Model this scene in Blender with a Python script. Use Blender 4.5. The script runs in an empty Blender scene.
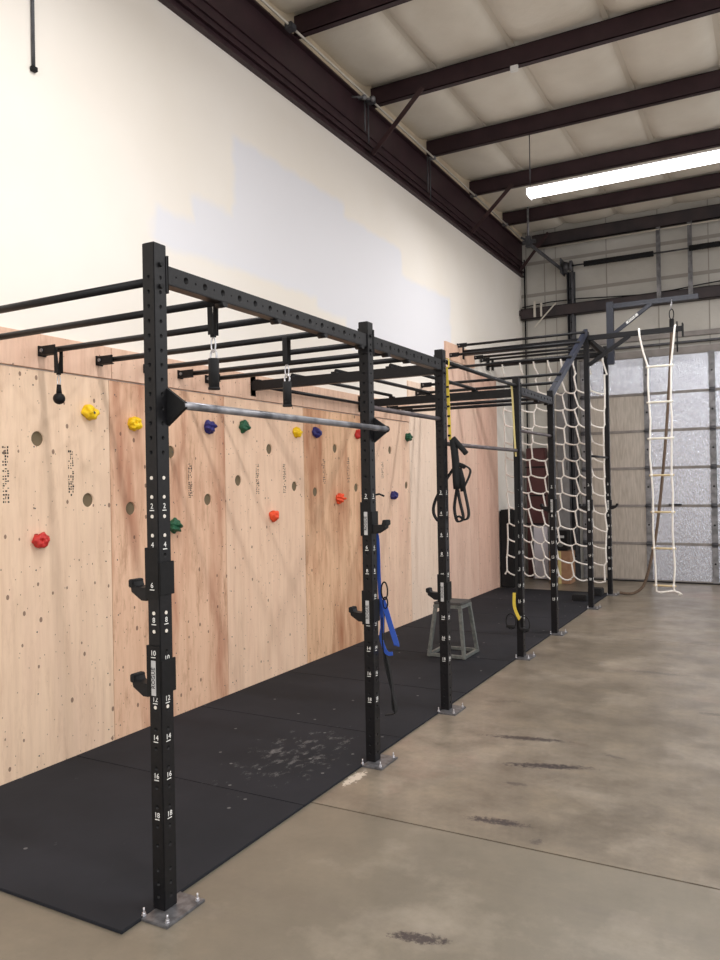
import bpy, bmesh, math, random
from mathutils import Vector, Matrix, noise
random.seed(7)
PI = math.pi
scene = bpy.context.scene
COL = scene.collection

# ------------------------------------------------------------------ helpers
class MB:
    def __init__(s): s.bm = bmesh.new(); s.smooth = []
    def box(s, x0, x1, y0, y1, z0, z1, bev=0.0):
        b = bmesh.new()
        bmesh.ops.create_cube(b, size=1)
        for v in b.verts:
            v.co = Vector((x0 + (v.co.x + .5) * (x1 - x0), y0 + (v.co.y + .5) * (y1 - y0), z0 + (v.co.z + .5) * (z1 - z0)))
        if bev > 0: bmesh.ops.bevel(b, geom=b.edges[:], offset=bev, segments=2, affect='EDGES')
        s.merge(b); return s
    def merge(s, b, mat=None, smooth=False):
        if mat is not None: bmesh.ops.transform(b, matrix=mat, verts=b.verts[:])
        if smooth:
            for f in b.faces: f.smooth = True
        me = bpy.data.meshes.new('tmp'); b.to_mesh(me); b.free()
        s.bm.from_mesh(me); bpy.data.meshes.remove(me)
    def beam(s, p, q, w, h, bev=0.0, up=(0, 0, 1)):
        # rectangular bar from p to q; w across, h along up
        p, q = Vector(p), Vector(q); d = (q - p); L = d.length; d.normalize()
        u = Vector(up); sd = d.cross(u)
        if sd.length < 1e-4: sd = d.cross(Vector((1, 0, 0)))
        sd.normalize(); u = sd.cross(d)
        b = bmesh.new(); bmesh.ops.create_cube(b, size=1)
        for v in b.verts:
            v.co = p + d * ((v.co.x + .5) * L) + sd * (v.co.y * w) + u * (v.co.z * h)
        bmesh.ops.recalc_face_normals(b, faces=b.faces[:])
        if bev > 0: bmesh.ops.bevel(b, geom=b.edges[:], offset=bev, segments=2, affect='EDGES')
        s.merge(b); return s
    def cyl(s, p, q, r, r2=None, seg=16):
        p, q = Vector(p), Vector(q); d = q - p
        b = bmesh.new()
        bmesh.ops.create_cone(b, cap_ends=True, segments=seg, radius1=r, radius2=r if r2 is None else r2, depth=d.length)
        for f in b.faces: f.smooth = len(f.verts) == 4
        m = Matrix.Translation((p + q) / 2) @ d.to_track_quat('Z', 'Y').to_matrix().to_4x4()
        s.merge(b, m); return s
    def sph(s, c, r, sub=2, sc=(1, 1, 1)):
        b = bmesh.new(); bmesh.ops.create_icosphere(b, subdivisions=sub, radius=r)
        s.merge(b, Matrix.Translation(c) @ Matrix.Diagonal((*sc, 1)), True); return s
    def tube(s, pts, r, seg=8, flat=None, closed=False):
        # swept tube along points; flat=(w,t) makes a strap, w measured along given axis
        pts = [Vector(p) for p in pts]; n = len(pts); rings = []
        prev = None
        for i, p in enumerate(pts):
            a = pts[i - 1] if (i > 0 or closed) else p
            c = pts[(i + 1) % n] if (i < n - 1 or closed) else p
            t = (c - a).normalized()
            if prev is None:
                ref = Vector((1, 0, 0)) if abs(t.x) < .8 else Vector((0, 0, 1))
                if flat: ref = Vector(flat[2]) if len(flat) > 2 else ref
                u = (ref - t * ref.dot(t)).normalized()
            else:
                u = prev - t * prev.dot(t)
                if u.length < 1e-4: u = t.orthogonal()
                u.normalize()
            prev = u; w = t.cross(u)
            if flat:
                fw, ft = flat[0] / 2, flat[1] / 2
                ring = [s.bm.verts.new(p + u * a1 * fw + w * b1 * ft) for a1, b1 in ((1, 1), (-1, 1), (-1, -1), (1, -1))]
            else:
                ring = [s.bm.verts.new(p + (u * math.cos(k * 2 * PI / seg) + w * math.sin(k * 2 * PI / seg)) * r) for k in range(seg)]
            rings.append(ring)
        m = len(rings[0])
        for i in range(n if closed else n - 1):
            A, B = rings[i], rings[(i + 1) % n]
            for k in range(m):
                f = s.bm.faces.new((A[k], A[(k + 1) % m], B[(k + 1) % m], B[k])); f.smooth = not flat
        if not closed:
            s.bm.faces.new(rings[0][::-1]); s.bm.faces.new(rings[-1])
        return s
    def prism(s, poly, axis, a0, a1):
        # polygon extruded along axis ('x','y','z'); poly in remaining two coords (in order)
        def P(u, v, w):
            return {'x': (w, u, v), 'y': (u, w, v), 'z': (u, v, w)}[axis]
        b = bmesh.new()
        A = [b.verts.new(P(u, v, a0)) for u, v in poly]; B = [b.verts.new(P(u, v, a1)) for u, v in poly]
        b.faces.new(A); b.faces.new(B); n = len(poly)
        for i in range(n): b.faces.new((A[i], A[(i + 1) % n], B[(i + 1) % n], B[i]))
        bmesh.ops.recalc_face_normals(b, faces=b.faces[:])
        s.merge(b); return s
    def text(s, body, size, mat, extrude=.0006):
        cu = bpy.data.curves.new('t', 'FONT'); cu.body = body; cu.size = size; cu.extrude = extrude
        cu.align_x = 'CENTER'; cu.align_y = 'CENTER'; cu.resolution_u = 3
        o = bpy.data.objects.new('t', cu); COL.objects.link(o)
        dg = bpy.context.evaluated_depsgraph_get(); dg.update()
        me = bpy.data.meshes.new_from_object(o.evaluated_get(dg))
        b = bmesh.new(); b.from_mesh(me); bpy.data.meshes.remove(me)
        bpy.data.objects.remove(o); bpy.data.curves.remove(cu)
        s.merge(b, mat); return s
    def build(s, name, mat, parent=None, org=None, fix=True):
        if fix: bmesh.ops.recalc_face_normals(s.bm, faces=s.bm.faces[:])
        o_ = Vector((0, 0, 0))
        if parent is not None: o_ = worldloc(parent)
        elif org is not None: o_ = Vector(org)
        bmesh.ops.translate(s.bm, vec=-o_, verts=s.bm.verts[:])
        me = bpy.data.meshes.new(name); s.bm.to_mesh(me); s.bm.free()
        me.materials.append(mat)
        o = bpy.data.objects.new(name, me); COL.objects.link(o)
        if parent is not None: o.parent = parent
        else: o.location = o_
        return o

def worldloc(o):
    v = Vector((0, 0, 0))
    while o is not None: v = v + o.location; o = o.parent
    return v
def tag(o, label, cat, group=None, kind=None):
    o['label'] = label; o['category'] = cat
    if group: o['group'] = group
    if kind: o['kind'] = kind
    return o
def thing(name, loc, label, cat, group=None):
    o = bpy.data.objects.new(name, None); COL.objects.link(o); o.location = loc
    o.empty_display_size = .1
    return tag(o, label, cat, group)
def struct(o): o['kind'] = 'structure'; return o
def cut(o, cutters):
    # real boolean cut of drilled holes
    c = cutters.build('cutter', o.data.materials[0]); c.location = (0, 0, 0)
    c.data.transform(Matrix.Translation(-worldloc(o)))
    c.matrix_world = Matrix.Translation(worldloc(o))
    dg = bpy.context.evaluated_depsgraph_get()
    m = o.modifiers.new('b', 'BOOLEAN'); m.operation = 'DIFFERENCE'; m.object = c; m.solver = 'EXACT'; m.use_self = True
    bpy.context.view_layer.update(); dg.update()
    me = bpy.data.meshes.new_from_object(o.evaluated_get(dg))
    o.modifiers.clear(); o.data = me
    bpy.data.objects.remove(c)
    return o
def clone(o, parent=None, loc=None):
    c = o.copy(); COL.objects.link(c); c.parent = parent
    if loc is not None: c.location = loc
    for ch in list(o.children): clone(ch, c)
    return c

# ------------------------------------------------------------------ materials
def lin(c):
    return tuple((v / 255 / 12.92) if v / 255 <= .04045 else ((v / 255 + .055) / 1.055) ** 2.4 for v in c) + (1,)
def mat(name, rgb, rough=.6, metal=0., spec=.5):
    m = bpy.data.materials.new(name); m.use_nodes = True
    b = m.node_tree.nodes['Principled BSDF']
    b.inputs['Base Color'].default_value = lin(rgb); b.inputs['Roughness'].default_value = rough
    b.inputs['Metallic'].default_value = metal; b.inputs['Specular IOR Level'].default_value = spec
    return m
class N:
    def __init__(s, m): s.t = m.node_tree; s.n = s.t.nodes; s.b = s.n['Principled BSDF']
    def new(s, ty, **k):
        n = s.n.new(ty)
        for a, v in k.items():
            if a in n.inputs and not hasattr(n, a): n.inputs[a].default_value = v
            else: setattr(n, a, v)
        return n
    def link(s, a, b): s.t.links.new(a, b)
    def coord(s, sc=(1, 1, 1), loc=(0, 0, 0)):
        g = s.n.new('ShaderNodeNewGeometry'); mp = s.n.new('ShaderNodeMapping')
        s.link(g.outputs['Position'], mp.inputs['Vector']); mp.inputs['Scale'].default_value = sc; mp.inputs['Location'].default_value = loc
        return mp.outputs[0]
    def noise(s, vec, scale, detail=4, rough=.5):
        n = s.n.new('ShaderNodeTexNoise'); n.inputs['Scale'].default_value = scale; n.inputs['Detail'].default_value = detail
        n.inputs['Roughness'].default_value = rough; s.link(vec, n.inputs['Vector']); return n.outputs['Fac']
    def ramp(s, fac, stops):
        r = s.n.new('ShaderNodeValToRGB'); e = r.color_ramp.elements
        while len(e) < len(stops): e.new(.5)
        for i, (p, c) in enumerate(stops):
            e[i].position = p; e[i].color = lin(c) if len(c) == 3 else c
        s.link(fac, r.inputs[0]); return r.outputs[0]
    def mix(s, fac, a, b, mode='MIX'):
        m = s.n.new('ShaderNodeMix'); m.data_type = 'RGBA'; m.blend_type = mode
        for sock, v in ((m.inputs[0], fac), (m.inputs[6], a), (m.inputs[7], b)):
            if isinstance(v, (int, float)): sock.default_value = v
            elif isinstance(v, tuple): sock.default_value = lin(v) if len(v) == 3 else v
            else: s.link(v, sock)
        return m.outputs[2]
    def math(s, op, a, b=0., c=0.):
        m = s.n.new('ShaderNodeMath'); m.operation = op
        for i, v in enumerate((a, b, c)):
            if isinstance(v, (int, float)): m.inputs[i].default_value = v
            else: s.link(v, m.inputs[i])
        return m.outputs[0]
    def bump(s, h, strength=.3, dist=.01):
        b = s.n.new('ShaderNodeBump'); b.inputs['Strength'].default_value = strength; b.inputs['Distance'].default_value = dist
        s.link(h, b.inputs['Height']); s.link(b.outputs[0], s.b.inputs['Normal'])
    def sep(s, v):
        x = s.n.new('ShaderNodeSeparateXYZ'); s.link(v, x.inputs[0]); return x.outputs
    def base(s, c): s.link(c, s.b.inputs['Base Color'])

def m_plain_noise(name, a, b, scale, rough=.6, metal=0., bump=0., stretch=(1, 1, 1)):
    m = mat(name, a, rough, metal); n = N(m); f = n.noise(n.coord(stretch), scale, 5)
    n.base(n.ramp(f, [(.35, a), (.65, b)]))
    if bump: n.bump(f, bump, .003)
    return m
M = {}
M['black'] = m_plain_noise('powder_black', (17, 17, 19), (24, 23, 26), 60, .42)
M['black2'] = m_plain_noise('matte_black', (13, 13, 15), (19, 19, 21), 40, .6)
M['blue_black'] = m_plain_noise('blue_black_steel', (30, 34, 48), (38, 43, 58), 40, .4)
M['bar'] = m_plain_noise('worn_steel_bar', (92, 94, 100), (172, 172, 178), 8, .36, .6)
M['bar2'] = m_plain_noise('grey_brown_bar', (86, 78, 80), (112, 104, 106), 14, .45, .5)
M['plate'] = m_plain_noise('galvanised_plate', (92, 92, 95), (128, 128, 132), 30, .42, .55)
M['bolt'] = mat('bright_bolt', (205, 205, 210), .3, .8)
M['white_plug'] = mat('white_plug', (232, 225, 215), .6)
M['marking'] = mat('white_marking', (235, 235, 232), .6)
M['label'] = mat('label_silver', (190, 190, 190), .5)
M['ink'] = mat('black_ink', (40, 36, 36), .8)
M['ink2'] = mat('stamp_ink', (95, 84, 78), .9)
M['maroon'] = m_plain_noise('red_oxide_steel', (42, 21, 27), (52, 29, 35), 5, .55)
M['darkbeam'] = m_plain_noise('dark_primer_steel', (38, 32, 35), (56, 44, 45), 4, .55)
M['brace'] = m_plain_noise('brace_steel', (52, 32, 34), (66, 44, 44), 5, .5)
M['galv'] = m_plain_noise('galv_steel', (105, 104, 106), (140, 139, 141), 12, .45, .4)
M['galvdark'] = m_plain_noise('dark_galv', (62, 62, 66), (88, 88, 92), 8, .5, .3)
M['conduit'] = mat('conduit_grey', (205, 198, 186), .45, .2)
M['rope_white'] = m_plain_noise('white_rope', (244, 240, 234), (222, 216, 208), 90, .9, 0, .4)
M['rung_paint'] = mat('white_rung', (228, 222, 208), .6)
M['rung_wood'] = m_plain_noise('wood_rung', (212, 194, 156), (196, 174, 134), 30, .6)
M['manila'] = m_plain_noise('manila_rope', (112, 94, 80), (88, 74, 62), 70, .95, 0, .5)
M['strap_black'] = mat('black_webbing', (20, 20, 22), .85)
M['strap_yellow'] = mat('yellow_webbing', (226, 200, 78), .8)
M['strap_cream'] = mat('cream_webbing', (206, 190, 130), .8)
M['strap_blue'] = mat('blue_band', (46, 84, 176), .55)
M['foam'] = mat('black_foam', (24, 24, 26), .9)
M['grey_steel'] = m_plain_noise('hammered_grey', (96, 100, 98), (120, 124, 120), 25, .5, .2)
M['stool_top'] = m_plain_noise('rubber_top', (84, 82, 80), (66, 64, 63), 40, .85)
for k, c in dict(yellow=(242, 200, 8), red=(196, 44, 40), navy=(42, 40, 110), green=(22, 84, 56), orange=(238, 84, 44)).items():
    m = mat('hold_' + k, c, .5); n = N(m); f = n.noise(n.coord(), 120, 3); n.bump(f, .35, .003); M[k] = m
M['darkred'] = mat('dark_red_vinyl', (74, 34, 34), .5)
M['whiteboard'] = mat('whiteboard', (205, 198, 204), .4)
M['cab_grey'] = m_plain_noise('cabinet_grey', (112, 110, 110), (126, 124, 124), 8, .5)
M['cardboard'] = m_plain_noise('cardboard', (166, 128, 100), (150, 114, 88), 12, .85)
M['hdr'] = m_plain_noise('track_grey', (126, 120, 116), (142, 136, 132), 6, .5, .2)

def plywood(name, base, dark, red, seed, streak=.5, knots=1.0):
    m = mat(name, base, .62); n = N(m)
    v = n.coord((1, 1, 1), (0, seed * 7.3, seed * 3.1))
    grain = n.noise(n.coord((1, 9, .7), (0, seed * 5.1, seed)), 2.4, 8, .68)
    c = n.ramp(grain, [(.25, dark), (.5, base), (.75, tuple(min(255, x + 10) for x in base))])
    big = n.noise(n.coord((1, 2.6, .45), (0, seed * 3.7, seed * 2)), 1.5, 4, .6)
    f2 = n.ramp(big, [(.46, (0, 0, 0, 1)), (.68, (1, 1, 1, 1))])
    c = n.mix(n.math('MULTIPLY', f2, streak), c, red)
    # worn scuffed streaks
    sc = n.noise(n.coord((1, 4.2, .9), (0, seed * 1.7, seed * 4)), 2.2, 10, .78)
    f3 = n.ramp(sc, [(.52, (0, 0, 0, 1)), (.70, (1, 1, 1, 1))])
    c = n.mix(n.math('MULTIPLY', f3, min(.8, streak * .95)), c, tuple(int(x * f_) for x, f_ in zip(base, (.72, .62, .54))))
    # small dark knots
    vo = n.n.new('ShaderNodeTexVoronoi'); vo.voronoi_dimensions = '2D'; vo.inputs['Scale'].default_value = 6.5
    q = n.sep(n.coord((1, 1.35, .9), (0, seed * 2.3, seed))); cb = n.n.new('ShaderNodeCombineXYZ'); n.link(q[1], cb.inputs[0]); n.link(q[2], cb.inputs[1]); n.link(cb.outputs[0], vo.inputs['Vector'])
    rnd = n.sep(vo.outputs['Color'])
    size = n.math('MULTIPLY', n.math('MULTIPLY', rnd[0], rnd[0]), .1 * knots)
    k = n.math('LESS_THAN', vo.outputs['Distance'], size)
    keep = n.math('GREATER_THAN', rnd[1], .3)
    k = n.math('MULTIPLY', n.math('MULTIPLY', k, keep), .75)
    c = n.mix(k, c, (92, 60, 46))
    vo2 = n.n.new('ShaderNodeTexVoronoi'); vo2.voronoi_dimensions = '2D'; vo2.inputs['Scale'].default_value = 13
    n.link(cb.outputs[0], vo2.inputs['Vector'])
    r2 = n.sep(vo2.outputs['Color'])
    k2 = n.math('MULTIPLY', n.math('LESS_THAN', vo2.outputs['Distance'], .055), n.math('GREATER_THAN', r2[2], .7))
    c = n.mix(n.math('MULTIPLY', k2, .7), c, (112, 84, 68))
    n.base(c); n.bump(grain, .12, .002); return m
for k_ in ('black', 'black2'): M[k_].node_tree.nodes['Principled BSDF'].inputs['Specular IOR Level'].default_value = .28
PLY = [plywood('plywood_a', (232, 203, 176), (218, 186, 158), (226, 190, 168), 0.3, .35),
       plywood('plywood_b', (234, 204, 176), (220, 188, 160), (224, 188, 166), 1.1, .35),
       plywood('plywood_c', (228, 188, 158), (212, 168, 138), (186, 130, 102), 2.7, 1.0, 1.0),
       plywood('plywood_d', (238, 204, 176), (226, 188, 160), (226, 184, 158), 3.9, .3, .8),
       plywood('plywood_e', (228, 186, 150), (210, 164, 130), (176, 118, 84), 4.4, 1.0, 1.0),
       plywood('plywood_f', (236, 202, 176), (224, 186, 160), (222, 178, 156), 5.2, .5, .7),
       plywood('plywood_g', (238, 214, 194), (230, 204, 182), (232, 202, 180), 6.8, .3, .3),
       plywood('plywood_h', (230, 196, 176), (222, 184, 164), (216, 172, 152), 7.5, .4, .4),
       plywood('plywood_i', (228, 190, 170), (218, 176, 156), (208, 162, 144), 8.3, .4, .4),
       plywood('plywood_strip', (226, 190, 166), (212, 172, 148), (214, 170, 146), 9.9, .5, .6)]
m = mat('hole_shade', (150, 140, 122), .9); M['hole'] = m; m.node_tree.nodes['Principled BSDF'].inputs['Base Color'].default_value = lin((112, 98, 76))  # shade inside the shallow peg holes, put into this darker colour

# concrete floor
m = mat('concrete', (150, 138, 122), .4); n = N(m)
p = n.coord()
f = n.noise(p, .55, 6, .6); c = n.ramp(f, [(.33, (160, 147, 129)), (.5, (180, 166, 147)), (.66, (196, 183, 165))])
f = n.noise(p, 3.2, 8, .65); g = n.ramp(f, [(.3, (92, 88, 84)), (.5, (128, 128, 128)), (.72, (158, 156, 152))])
c = n.mix(.75, c, g, 'OVERLAY')
f = n.noise(p, 26, 6, .7); g = n.ramp(f, [(.35, (112, 112, 112)), (.65, (142, 142, 142))]); c = n.mix(.5, c, g, 'OVERLAY')
s_ = n.sep(p)
# the slab nearer than the joint is older and greyer
near = n.math('LESS_THAN', s_[1], 3.575)
c = n.mix(n.math('MULTIPLY', near, .6), c, (116, 110, 98))
lb = n.ramp(n.noise(p, 1.3, 7, .65), [(.52, (0, 0, 0, 1)), (.72, (1, 1, 1, 1))]); c = n.mix(n.math('MULTIPLY', lb, .26), c, (210, 198, 182))
# long drying streaks
st = n.noise(n.coord((.5, 4.5, 1)), 1.1, 5, .6); st = n.ramp(st, [(.56, (0, 0, 0, 1)), (.72, (1, 1, 1, 1))])
c = n.mix(n.math('MULTIPLY', st, .25), c, (100, 92, 86))
# rubber scuffs: (x, y, half length, half width, angle, strength)
for (x, y, a, b, ang, k) in [(-1.53, 5.10, .30, .045, .20, .75), (-1.27, 4.66, .30, .05, .30, .8), (-1.30, 3.79, .18, .042, .12, .8),
                             (-1.24, 2.69, .13, .04, .25, .75), (-1.36, 4.31, .07, .03, .2, .5), (-1.06, 3.66, .04, .03, .9, .5),
                             (-.95, 5.0, .08, .025, -.3, .4), (-.42, 6.2, .16, .04, .1, .4), (-1.0, 7.3, .3, .05, .0, .35), (-1.9, 5.9, .12, .04, .4, .3)]:
    dx = n.math('SUBTRACT', s_[0], x); dy = n.math('SUBTRACT', s_[1], y)
    ca, sa = math.cos(ang), math.sin(ang)
    u = n.math('DIVIDE', n.math('ADD', n.math('MULTIPLY', dx, ca), n.math('MULTIPLY', dy, sa)), a)
    v = n.math('DIVIDE', n.math('SUBTRACT', n.math('MULTIPLY', dy, ca), n.math('MULTIPLY', dx, sa)), b)
    d = n.math('ADD', n.math('MULTIPLY', u, u), n.math('MULTIPLY', v, v))
    rag = n.noise(n.coord((1, 1, 1), (x, y, 0)), 38, 6, .75)
    mk = n.math('SUBTRACT', 1.0, d); mk = n.math('MULTIPLY', n.math('ADD', mk, n.math('MULTIPLY', n.math('SUBTRACT', rag, .52), 5)), 1.5)
    cl = n.n.new('ShaderNodeClamp'); n.link(mk, cl.inputs[0])
    inside = n.math('LESS_THAN', d, 1.9)
    c = n.mix(n.math('MULTIPLY', n.math('MULTIPLY', cl.outputs[0], inside), min(1, k * 1.25)), c, (58, 50, 50))
# white paint spill by second post
dx = n.math('DIVIDE', n.math('SUBTRACT', s_[0], -2.235), .07); dy = n.math('DIVIDE', n.math('SUBTRACT', s_[1], 3.98), .22)
d = n.math('ADD', n.math('MULTIPLY', dx, dx), n.math('MULTIPLY', dy, dy)); rg = n.noise(p, 30, 5, .7)
mk = n.math('LESS_THAN', n.math('ADD', d, n.math('MULTIPLY', rg, 2.2)), 1.35)
c = n.mix(n.math('MULTIPLY', mk, .75), c, (214, 204, 190))
n.base(c)
rr = n.noise(p, 4, 6, .6); r_ = n.n.new('ShaderNodeMapRange'); n.link(rr, r_.inputs[0]); r_.inputs[3].default_value = .24; r_.inputs[4].default_value = .46
n.link(r_.outputs[0], n.b.inputs['Roughness']); n.bump(n.noise(p, 60, 4), .08, .002)
M['concrete'] = m
M['joint'] = mat('joint_filler', (66, 58, 50), .9)

# rubber mat
m = mat('rubber_mat', (44, 44, 47), .8, 0, .22); n = N(m); p = n.coord()
c = n.ramp(n.noise(p, 1.4, 6, .6), [(.3, (31, 33, 38)), (.7, (42, 43, 49))])
dust = n.noise(n.coord((1.4, .8, 1)), 9, 8, .75)
s_ = n.sep(p); dx = n.math('DIVIDE', n.math('SUBTRACT', s_[0], -2.75), .5); dy = n.math('DIVIDE', n.math('SUBTRACT', s_[1], 4.15), .8)
near = n.math('SUBTRACT', 1.0, n.math('ADD', n.math('MULTIPLY', dx, dx), n.math('MULTIPLY', dy, dy)))
cl = n.n.new('ShaderNodeClamp'); n.link(near, cl.inputs[0])
dd = n.ramp(n.math('ADD', dust, n.math('MULTIPLY', cl.outputs[0], .15)), [(.66, (0, 0, 0, 1)), (.8, (1, 1, 1, 1))])
c = n.mix(n.math('MULTIPLY', dd, .4), c, (170, 168, 168))
vo = n.n.new('ShaderNodeTexVoronoi'); vo.voronoi_dimensions = '2D'; vo.inputs['Scale'].default_value = 5; n.link(p, vo.inputs['Vector'])
r3 = n.sep(vo.outputs['Color']); k = n.math('MULTIPLY', n.math('LESS_THAN', vo.outputs['Distance'], .05), n.math('GREATER_THAN', r3[0], .86))
c = n.mix(n.math('MULTIPLY', k, .5), c, (140, 138, 138))
n.base(c); n.bump(n.noise(p, 160, 3), .25, .001); M['mat'] = m

# painted drywall with a repainted patch
m = mat('wall_paint', (240, 231, 218), .7); n = N(m); p = n.coord(); s_ = n.sep(p)
wob = n.math('MULTIPLY', n.math('SUBTRACT', n.noise(n.coord((1, 5, 5)), .9, 2), .5), .16)
Yn = n.math('ADD', s_[1], wob); Zn = n.math('ADD', s_[2], n.math('MULTIPLY', wob, .6))
def rect(y0, y1, z0, z1, s0=0.):
    # soft roller-edged rectangle; lower edge may slope by s0
    e = .05
    def ss(a, lo):
        mr = n.n.new('ShaderNodeMapRange'); mr.interpolation_type = 'SMOOTHSTEP'; n.link(a, mr.inputs[0])
        mr.inputs[1].default_value = lo - e; mr.inputs[2].default_value = lo + e; return mr.outputs[0]
    zz = n.math('SUBTRACT', Zn, n.math('MULTIPLY', n.math('SUBTRACT', s_[1], y0), s0))
    a = n.math('MULTIPLY', ss(Yn, y0), n.math('SUBTRACT', 1., ss(Yn, y1)))
    b = n.math('MULTIPLY', ss(zz, z0), n.math('SUBTRACT', 1., ss(zz, z1)))
    return n.math('MULTIPLY', a, b)
msk = rect(4.30, 5.3, 3.55, 3.82, .03)
for r in [(4.75, 5.6, 3.6, 4.05, 0), (5.28, 7.2, 3.6, 4.72, .0), (6.6, 8.6, 3.5, 4.6, 0), (7.2, 10.2, 3.2, 4.25, 0.02)]:
    msk = n.math('MAXIMUM', msk, rect(*r))
tone = n.ramp(n.noise(p, .7, 4), [(.35, (238, 231, 221)), (.65, (243, 237, 229))])
n.base(n.mix(n.math('MULTIPLY', msk, .8), tone, (229, 230, 238))); n.bump(n.noise(p, 90, 3), .05, .001)
M['wall'] = m
M['strip'] = m_plain_noise('cream_liner', (208, 192, 166), (190, 174, 150), 3, .7)

# ceiling and back wall insulation facing
def insul(name, a, b, bs=.35):
    m = mat(name, a, .55); n = N(m); p = n.coord()
    n.base(n.ramp(n.noise(p, 1.6, 5, .55), [(.3, a), (.7, b)])); n.bump(n.noise(p, 7, 4, .6), bs, .02); return m
M['ceil'] = insul('quilted_liner', (212, 204, 190), (226, 219, 206))
M['back'] = insul('back_liner', (176, 172, 164), (194, 190, 182), .5)
M['seam'] = mat('seam_tape', (150, 144, 136), .6)
M['seamlight'] = mat('seam_light', (206, 198, 184), .6)

# reflective foil
m = mat('foil', (196, 202, 214), .2, .8); n = N(m)
f = n.noise(n.coord((7, 1, 2)), 9, 6, .65)
n.base(n.ramp(f, [(.3, (176, 180, 190)), (.7, (236, 240, 250))])); n.bump(f, .6, .02); M['foil'] = m
m = mat('beige_panel', (182, 174, 164), .4, .35); n = N(m); f = n.noise(n.coord((8, 1, 1)), 5, 5)
n.base(n.ramp(f, [(.3, (168, 160, 150)), (.7, (192, 184, 174))])); n.bump(f, .25, .01); M['beige'] = m
m = mat('tube', (255, 255, 255), .5); b = m.node_tree.nodes['Principled BSDF']
b.inputs['Emission Color'].default_value = (1, .97, .98, 1); b.inputs['Emission Strength'].default_value = 7; M['tube'] = m
m = mat('lens_white', (240, 240, 240), .4); M['fixture'] = mat('fixture_white', (222, 220, 216), .5)

WX = -4.045      # painted wall surface
PX = -4.027      # plywood face
BY = 13.7        # back wall

# ------------------------------------------------------------------ room shell
b = MB(); b.box(-4.3, 5.0, -4.0, 3.570, -.12, 0); b.box(-4.3, 5.0, 3.582, 8.72, -.12, 0); b.box(-4.3, 5.0, 8.728, BY + .2, -.12, 0)
fl = struct(b.build('floor', M['concrete']))
b = MB(); b.box(-4.3, 5, 3.570, 3.582, -.1, -.006); b.box(-4.3, 5, 8.72, 8.728, -.1, -.006)
struct(b.build('trim_1', M['joint']))
b = MB(); b.box(WX - .2, WX, -4, BY + .2, 0, 5.40)
struct(b.build('wall_left', M['wall']))
b = MB(); b.box(WX - .2, WX + .03, -4, BY + .2, 5.98, 6.27)
struct(b.build('trim_2', M['strip']))
b = MB(); b.box(WX - .2, 5.0, BY, BY + .2, 0, 6.4)
struct(b.build('wall_back', M['back']))

# quilted ceiling: bays between purlins, bulging between seams
PUR = [-3.2, -1.62, -.04, 1.54, 3.10, 4.66, 6.24, 7.82, 9.40, 11.0, 12.58]
SEAM = [-4.18, -3.24, -2.37, -1.42, -.48, .46, 1.40, 2.34, 3.28, 4.22, 5.0]
bm = bmesh.new(); rnd = random.Random(3)
ys = [-4.0] + PUR + [BY + .1]
for j in range(len(ys) - 1):
    for i in range(len(SEAM) - 1):
        nx, ny = 12, 12; bulge = (.06 + rnd.random() * .06) if ys[j] > 7 else (.10 + rnd.random() * .06); g = {}
        for a in range(nx + 1):
            for c_ in range(ny + 1):
                u, v = a / nx, c_ / ny
                x = SEAM[i] + (SEAM[i + 1] - SEAM[i]) * u; y = ys[j] + (ys[j + 1] - ys[j]) * v
                w = (1 - abs(2 * u - 1) ** 5) * (1 - abs(2 * v - 1) ** 6)
                z = 6.27 - bulge * w + .012 * noise.noise(Vector((x * 3, y * 3, 0))) * w
                g[a, c_] = bm.verts.new((x, y, z))
        for a in range(nx):
            for c_ in range(ny):
                f = bm.faces.new((g[a, c_], g[a, c_ + 1], g[a + 1, c_ + 1], g[a + 1, c_])); f.smooth = True
mb = MB(); mb.bm.free(); mb.bm = bm; bmesh.ops.remove_doubles(bm, verts=bm.verts[:], dist=.0005)
struct(mb.build('ceiling', M['ceil'], fix=False))
b = MB()
for x in SEAM[1:-1]: b.box(x - .03, x + .03, -4, BY, 6.245, 6.28, .004)
struct(b.build('trim_3', M['seamlight']))
b = MB(); b.box(-4.3, 5.1, -4.1, BY + .2, 6.30, 6.36)
struct(b.build('ceiling', M['ceil']))

# main wall beam (I section) and purlins
b = MB()
b.box(WX - .02, -4.02, -4, BY, 5.40, 5.99)
b.box(WX - .02, -3.99, -4, BY, 5.395, 5.412)
b.box(WX - .02, -3.97, -4, BY, 5.975, 5.995)
b.beam((-4.01, -4, 5.56), (-4.01, BY, 5.56), .02, .016); b.beam((-4.01, -4, 5.66), (-4.01, BY, 5.66), .02, .012)
b.beam((-4.0, -4, 5.48), (-4.0, BY, 5.48), .03, .02)

main = b.build('roof_beam', M['maroon'])
tag(main, 'long dark maroon steel beam running along the top of the left wall', 'beam')
place = ['purlin nearest the camera end, out over the first posts', '', '']
plab = {4.66: 'maroon ceiling purlin at the very top edge of the view', 6.24: 'maroon ceiling purlin above the top corner where the conduit starts, nearest one in view',
        7.82: 'maroon ceiling purlin carrying the first diagonal wall brace and a small sensor', 9.40: 'maroon ceiling purlin from which the strip light rod hangs',
        11.0: 'maroon ceiling purlin just behind the strip light', 12.58: 'maroon ceiling purlin last before the back wall header'}
for y in PUR[4:]:
    b = MB(); b.box(-4.03, 5.0, y - .005, y + .005, 5.995, 6.225); b.box(-4.03, 5.0, y - .065, y + .005, 5.995, 6.005); b.box(-4.03, 5.0, y - .005, y + .065, 6.215, 6.225)
    b.box(-4.03, 5.0, y - .065, y - .058, 5.995, 6.02)
    o = b.build('ceiling_purlin', M['maroon'], org=(-3.94, y, 6.0))
    tag(o, plab.get(y, 'maroon ceiling purlin overhead beyond the top of the view'), 'beam', 'purlins across the ceiling')
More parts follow.
